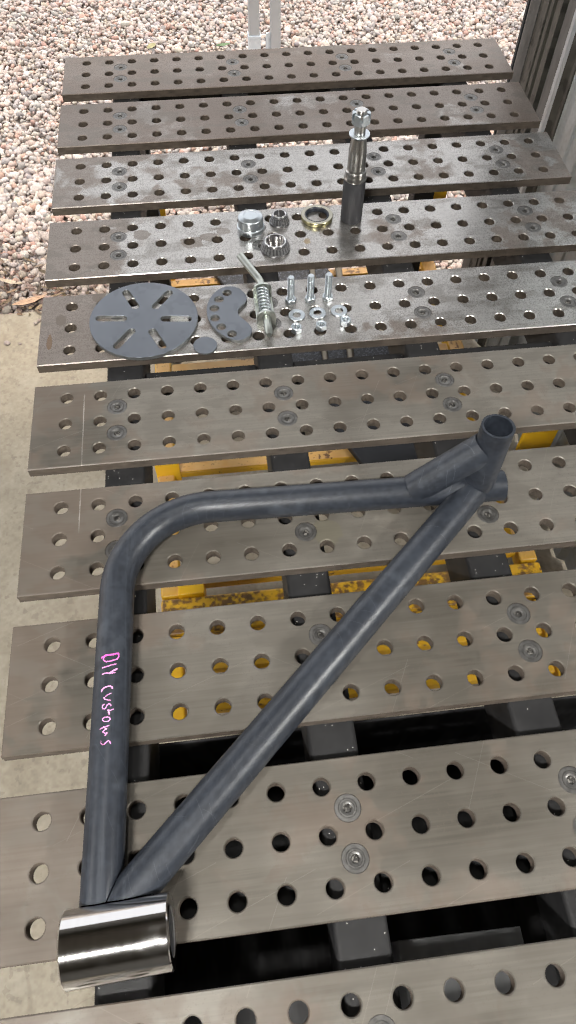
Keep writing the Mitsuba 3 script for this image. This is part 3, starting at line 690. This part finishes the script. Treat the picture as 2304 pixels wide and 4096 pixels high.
# ------------------------------------------------------------------ laser cut plates
slots = []
for k_ in range(6):
    a = math.radians(-6.45 + 60 * k_); slots.append(LineString([(.034 * math.cos(a), .034 * math.sin(a)), (.0725 * math.cos(a), .0725 * math.sin(a))]).buffer(.0064, quad_segs=10))
dp = Point(0, 0).buffer(.0886, quad_segs=36).difference(union_all(slots))
t = thing('slotted_disc', 'large round blue-grey steel disc with six radial slots', 'steel disc')
put('plate', plate(dp, 0.0002, .0062, .0006), 'plate_steel', t, smooth=25, to_world=T().translate([.1195, 1.0628, 0]))
ko = np.array([[.2689, 1.127], [.2853, 1.1156], [.2905, 1.1035], [.2928, 1.0930], [.2905, 1.0845], [.2834, 1.0778], [.2766, 1.0705], [.2749, 1.0625], [.2762, 1.0545], [.2800, 1.0465], [.2862, 1.0395], [.2910, 1.0320], [.2943, 1.0230], [.2941, 1.0150], [.2905, 1.0070], [.2837, 1.0], [.2740, .9968], [.2636, .9973], [.2545, 1.0030], [.2459, 1.0110], [.2370, 1.0220], [.2298, 1.0360], [.2245, 1.0510], [.2230, 1.0680], [.2248, 1.0820], [.2285, 1.0950], [.2345, 1.1075], [.2422, 1.1175], [.2550, 1.1255]])
from scipy.interpolate import splprep, splev
tck, _ = splprep([*np.vstack([ko, ko[:1]]).T], s=6e-6, per=True)
ku = np.column_stack(splev(np.linspace(0, 1, 120, endpoint=False), tck))
kp = Polygon(ku).difference(union_all([Point(x, y).buffer(.0077, quad_segs=10) for x, y in ((.2602, 1.1109), (.2455, 1.0962), (.2364, 1.0750), (.2361, 1.0515), (.2448, 1.0301), (.2612, 1.0124))]))
t = thing('kidney_plate', 'kidney shaped steel plate with a curved row of six holes', 'steel plate')
put('plate', plate(kp, .0002, .0062, .0006), 'plate_steel', t, smooth=25)
t = thing('small_disc', 'small plain blue-grey disc between the slotted disc and the kidney plate', 'steel disc')
put('plate', plate(Point(.2163, .9946).buffer(.0192, quad_segs=24), .0002, .0030, .0004), 'plate_steel', t, smooth=25)

# ------------------------------------------------------------------ spring latch
t = thing('spring_latch', 'zinc spring bolt latch with bent handle lying on its bracket', 'latch')
put('bracket', cat(bx(.3040, .3350, 1.033, 1.114, .0002, .0030, .0008),
    *[trimesh.Trimesh(*(lambda e: (e.vertices, e.faces))(e_), process=False) for e_ in []]), 'zinc_dull', t)
def tab(yc, top):
    pg = sbox(-.0155, 0, .0155, top * .62).union(affinity.scale(Point(0, top * .62).buffer(.0155, quad_segs=12), 1, (top * .38) / .0155))
    pg = pg.difference(Point(0, .0180).buffer(.0074, quad_segs=12))
    m_ = trimesh.creation.extrude_polygon(pg, .0032, engine='earcut')
    m_.apply_transform(np.array([[1, 0, 0, .3195], [0, 0, -1, yc + .0032], [0, 1, 0, .0004], [0, 0, 0, 1.0]])); return m_
put('front_tab', tab(1.030, .0315), 'zinc_dull', t, smooth=30)
put('rear_tab', tab(1.098, .0300), 'zinc_dull', t, smooth=30)
A, Bp = np.array([.3197, 1.022, .0182]), np.array([.3190, 1.112, .0182])
hp = [(.3199, .9905, .0182)] + [tuple(np.array([.3199, .9975, .0182]) + (np.array([.3188, 1.108, .0182]) - np.array([.3199, .9975, .0182])) * s) for s in np.linspace(0, 1, 8)]
bend = [(.3184, 1.114, .0183), (.3174, 1.1195, .0186), (.3158, 1.1245, .0190)]
tail = [tuple(np.array([.3136, 1.1295, .0194]) + (np.array([.2898, 1.1835, .0220]) - np.array([.3136, 1.1295, .0194])) * s) for s in np.linspace(0, 1, 8)]
pp = np.array(hp + bend + tail); rr = np.full(len(pp), .0066); rr[0] = .0042; rr = np.append(rr, .0052); pp = np.vstack([pp, [.2893, 1.1848, .0221]])
put('pin', sweep(pp, rr, 28), 'zinc_dull', t, smooth=40)
ths = np.linspace(0, 2 * math.pi * 7.5, 220)
f_ = ths / ths[-1]
spr = np.column_stack([.3196 + .0088 * np.cos(ths) - .0006 * f_, 1.0375 + .0575 * f_, .0182 + .0088 * np.sin(ths)])
put('spring', sweep(spr, .0017, 10), 'zinc', t, smooth=True)

# ------------------------------------------------------------------ bolts, washers, nuts
BOLT = {}
bh = hexbody(.0194, 0.0002, .0076, 0)
BOLT['head'] = mikit.ply(bh, 'zinc', smooth=20)
pf = [(.0062, .0076), (.0060, .0100)]
z = .0105
while z < .0495:
    pf += [(.0058, z), (.0059, z + .0007), (.0052, z + .0011), (.0052, z + .0014)]; z += .0021
pf += [(.0054, .0500), (.0048, .0512), (.0001, .0512)]
BOLT['shank'] = mikit.ply(lathe(pf, 32), 'zinc', smooth=25)
for (x, y, a), lb in zip(((.3660, 1.0842, 3), (.3992, 1.0846, 8), (.4290, 1.0852, 22)), ('left zinc bolt standing on its head beside the latch', 'middle zinc bolt of the three standing on their heads', 'right zinc bolt of the three standing on their heads')):
    t = thing('hex_bolt', lb, 'bolt', 'three zinc bolts standing on their heads')
    W = T().translate([x, y, 0]).rotate([0, 0, 1], a)
    put('head', BOLT['head'], None, t, to_world=W); put('shank', BOLT['shank'], None, t, to_world=W)
WASH = mikit.ply(lathe([(.0068, .0005), (.0071, .0001), (.0134, .0001), (.0138, .0005), (.0138, .0021), (.0134, .0025), (.0071, .0025), (.0068, .0021)], 64, closed=True), 'zinc', smooth=25)
for (x, y, tx_), lb in zip(((.3717, 1.0490, 0), (.4070, 1.0500, 0), (.4435, 1.0517, 1.2)), ('left flat zinc washer in front of the left bolt', 'middle flat zinc washer of the row of three', 'right flat zinc washer beside the right nut')):
    k = put('flat_washer', WASH, None, to_world=T().translate([x, y, .0002 + .0003 * (tx_ > 0)]).rotate([1, 0, 0], tx_)); hook(k, lb, 'washer', 'three zinc washers in a row')
nt = hexbody(.0192, .0002, .0106, 0) - Manifold.cylinder(.02, .0053, .0053, 40).translate([0, 0, -.004]) - Manifold.cylinder(.0012, .0053, .0066, 40).translate([0, 0, .00945])
NUT = mikit.ply(nt, 'zinc', smooth=20)
pf = []
z = -.0002
while z < .0094:
    pf += [(.0052, z), (.0047, z + .0008)]; z += .0016
NTH = lathe(pf, 36); NTH.invert(); NTH = mikit.ply(NTH, 'zinc', smooth=25)
for (x, y, a), lb in zip(((.3664, 1.0136, 26), (.4078, 1.0154, 24), (.4493, 1.0218, 33)), ('left zinc nut in front of the left washer', 'middle zinc nut over a drilled hole', 'right zinc nut touching the right washer')):
    t = thing('hex_nut', lb, 'nut', 'three zinc nuts in a row'); W = T().translate([x, y, 0]).rotate([0, 0, 1], a)
    put('body', NUT, None, t, to_world=W); put('thread', NTH, None, t, to_world=W)

# ------------------------------------------------------------------ fallen leaves
def leaf(x, y, z, L, Wd, rot, curl, col, seed):
    r = np.random.default_rng(seed)
    u = np.linspace(0, 1, 9); V = []
    for i, a in enumerate(u):
        wv = Wd * math.sin(math.pi * min(1, a * .97 + .015)) ** .8
        for s in (-1, -.4, .4, 1):
            V.append([(a - .5) * L, s * wv / 2, curl * L * ((a - .5) ** 2 * 1.5) + abs(s) * wv * .25 + r.normal(0, .0012)])
    F = [q for i in range(8) for j_ in range(3) for q in ([i * 4 + j_, (i + 1) * 4 + j_, (i + 1) * 4 + j_ + 1], [i * 4 + j_, (i + 1) * 4 + j_ + 1, i * 4 + j_ + 1])]
    V = np.array(V); M = trimesh.transformations.euler_matrix(r.normal(0, .15), r.normal(0, .15), rot)[:3, :3]
    V = V @ M.T + [x, y, z]
    return trimesh.Trimesh(V, F, process=False), np.clip(np.array(col) * r.uniform(.85, 1.15, (len(V), 1)), 0, .8)


for (x, y, L, Wd, rot, col, nm, lb) in (
        (.395, 3.93, .07, .024, 0.1, (.13, .20, .11), 'green_leaf', 'small green leaf on the gravel above the far slat'),
        (1.35, 3.78, .05, .04, .6, (.30, .34, .11), 'green_leaf', 'yellow-green round leaf on the gravel towards the door jamb'),
        (-.62, 2.62, .085, .03, -1.0, (.42, .30, .18), 'dry_leaf', 'tan dry leaf on the gravel by the left frame edge'),
        (-.48, 2.30, .10, .022, -.35, (.40, .33, .25), 'dry_leaf', 'long pale dry leaf lying along the concrete edge'),
        (-.40, 2.19, .12, .030, .35, (.42, .28, .19), 'dry_leaf', 'pinkish dry leaf overlapping the concrete edge'),
        (-.56, 2.42, .06, .035, 1.1, (.55, .45, .28), 'dry_leaf', 'pale yellow dry leaf fragment at the left frame edge'),
        (-.66, 2.47, .08, .03, .5, (.38, .30, .23), 'dry_leaf', 'curled brown dry leaf in the darker gravel on the left'),
        (.05, 3.95, .05, .03, .4, (.36, .34, .19), 'dry_leaf', 'small yellowish leaf on the gravel near the top left'),
        (-.23, 2.95, .09, .03, .1, (.42, .20, .13), 'dry_leaf', 'reddish dry leaf on the gravel left of the table')):
    lm, lc = leaf(x, y, GZ + .006, L, Wd, rot, .25, col, int(abs(x) * 1000 + y * 100))
    k = put(nm, lm, 'leaf_vertex', smooth=True, color=lc); hook(k, lb, 'leaf')
lv, lcs = [], []
for i in range(520):
    x = rng.uniform(-1.1, .7); y = edge_y(x) + abs(rng.normal(0, .17)) - .012
    c0 = np.array([.13, .10, .08]) * rng.uniform(.5, 2.0) * np.array([1, rng.uniform(.8, 1), rng.uniform(.7, 1)])
    lm, lc = leaf(x, y, GZ + rng.uniform(-.004, .006), rng.uniform(.015, .06), rng.uniform(.006, .016), rng.uniform(0, 6.3), rng.uniform(0, .5), c0, 5000 + i); lv.append(lm); lcs.append(lc)
put('leaf_litter', trimesh.util.concatenate(lv), 'leaf_vertex', smooth=True, color=np.vstack(lcs)); hook('leaf_litter', 'brown leaf and bark litter along the concrete edge', 'leaf litter', kind='stuff')
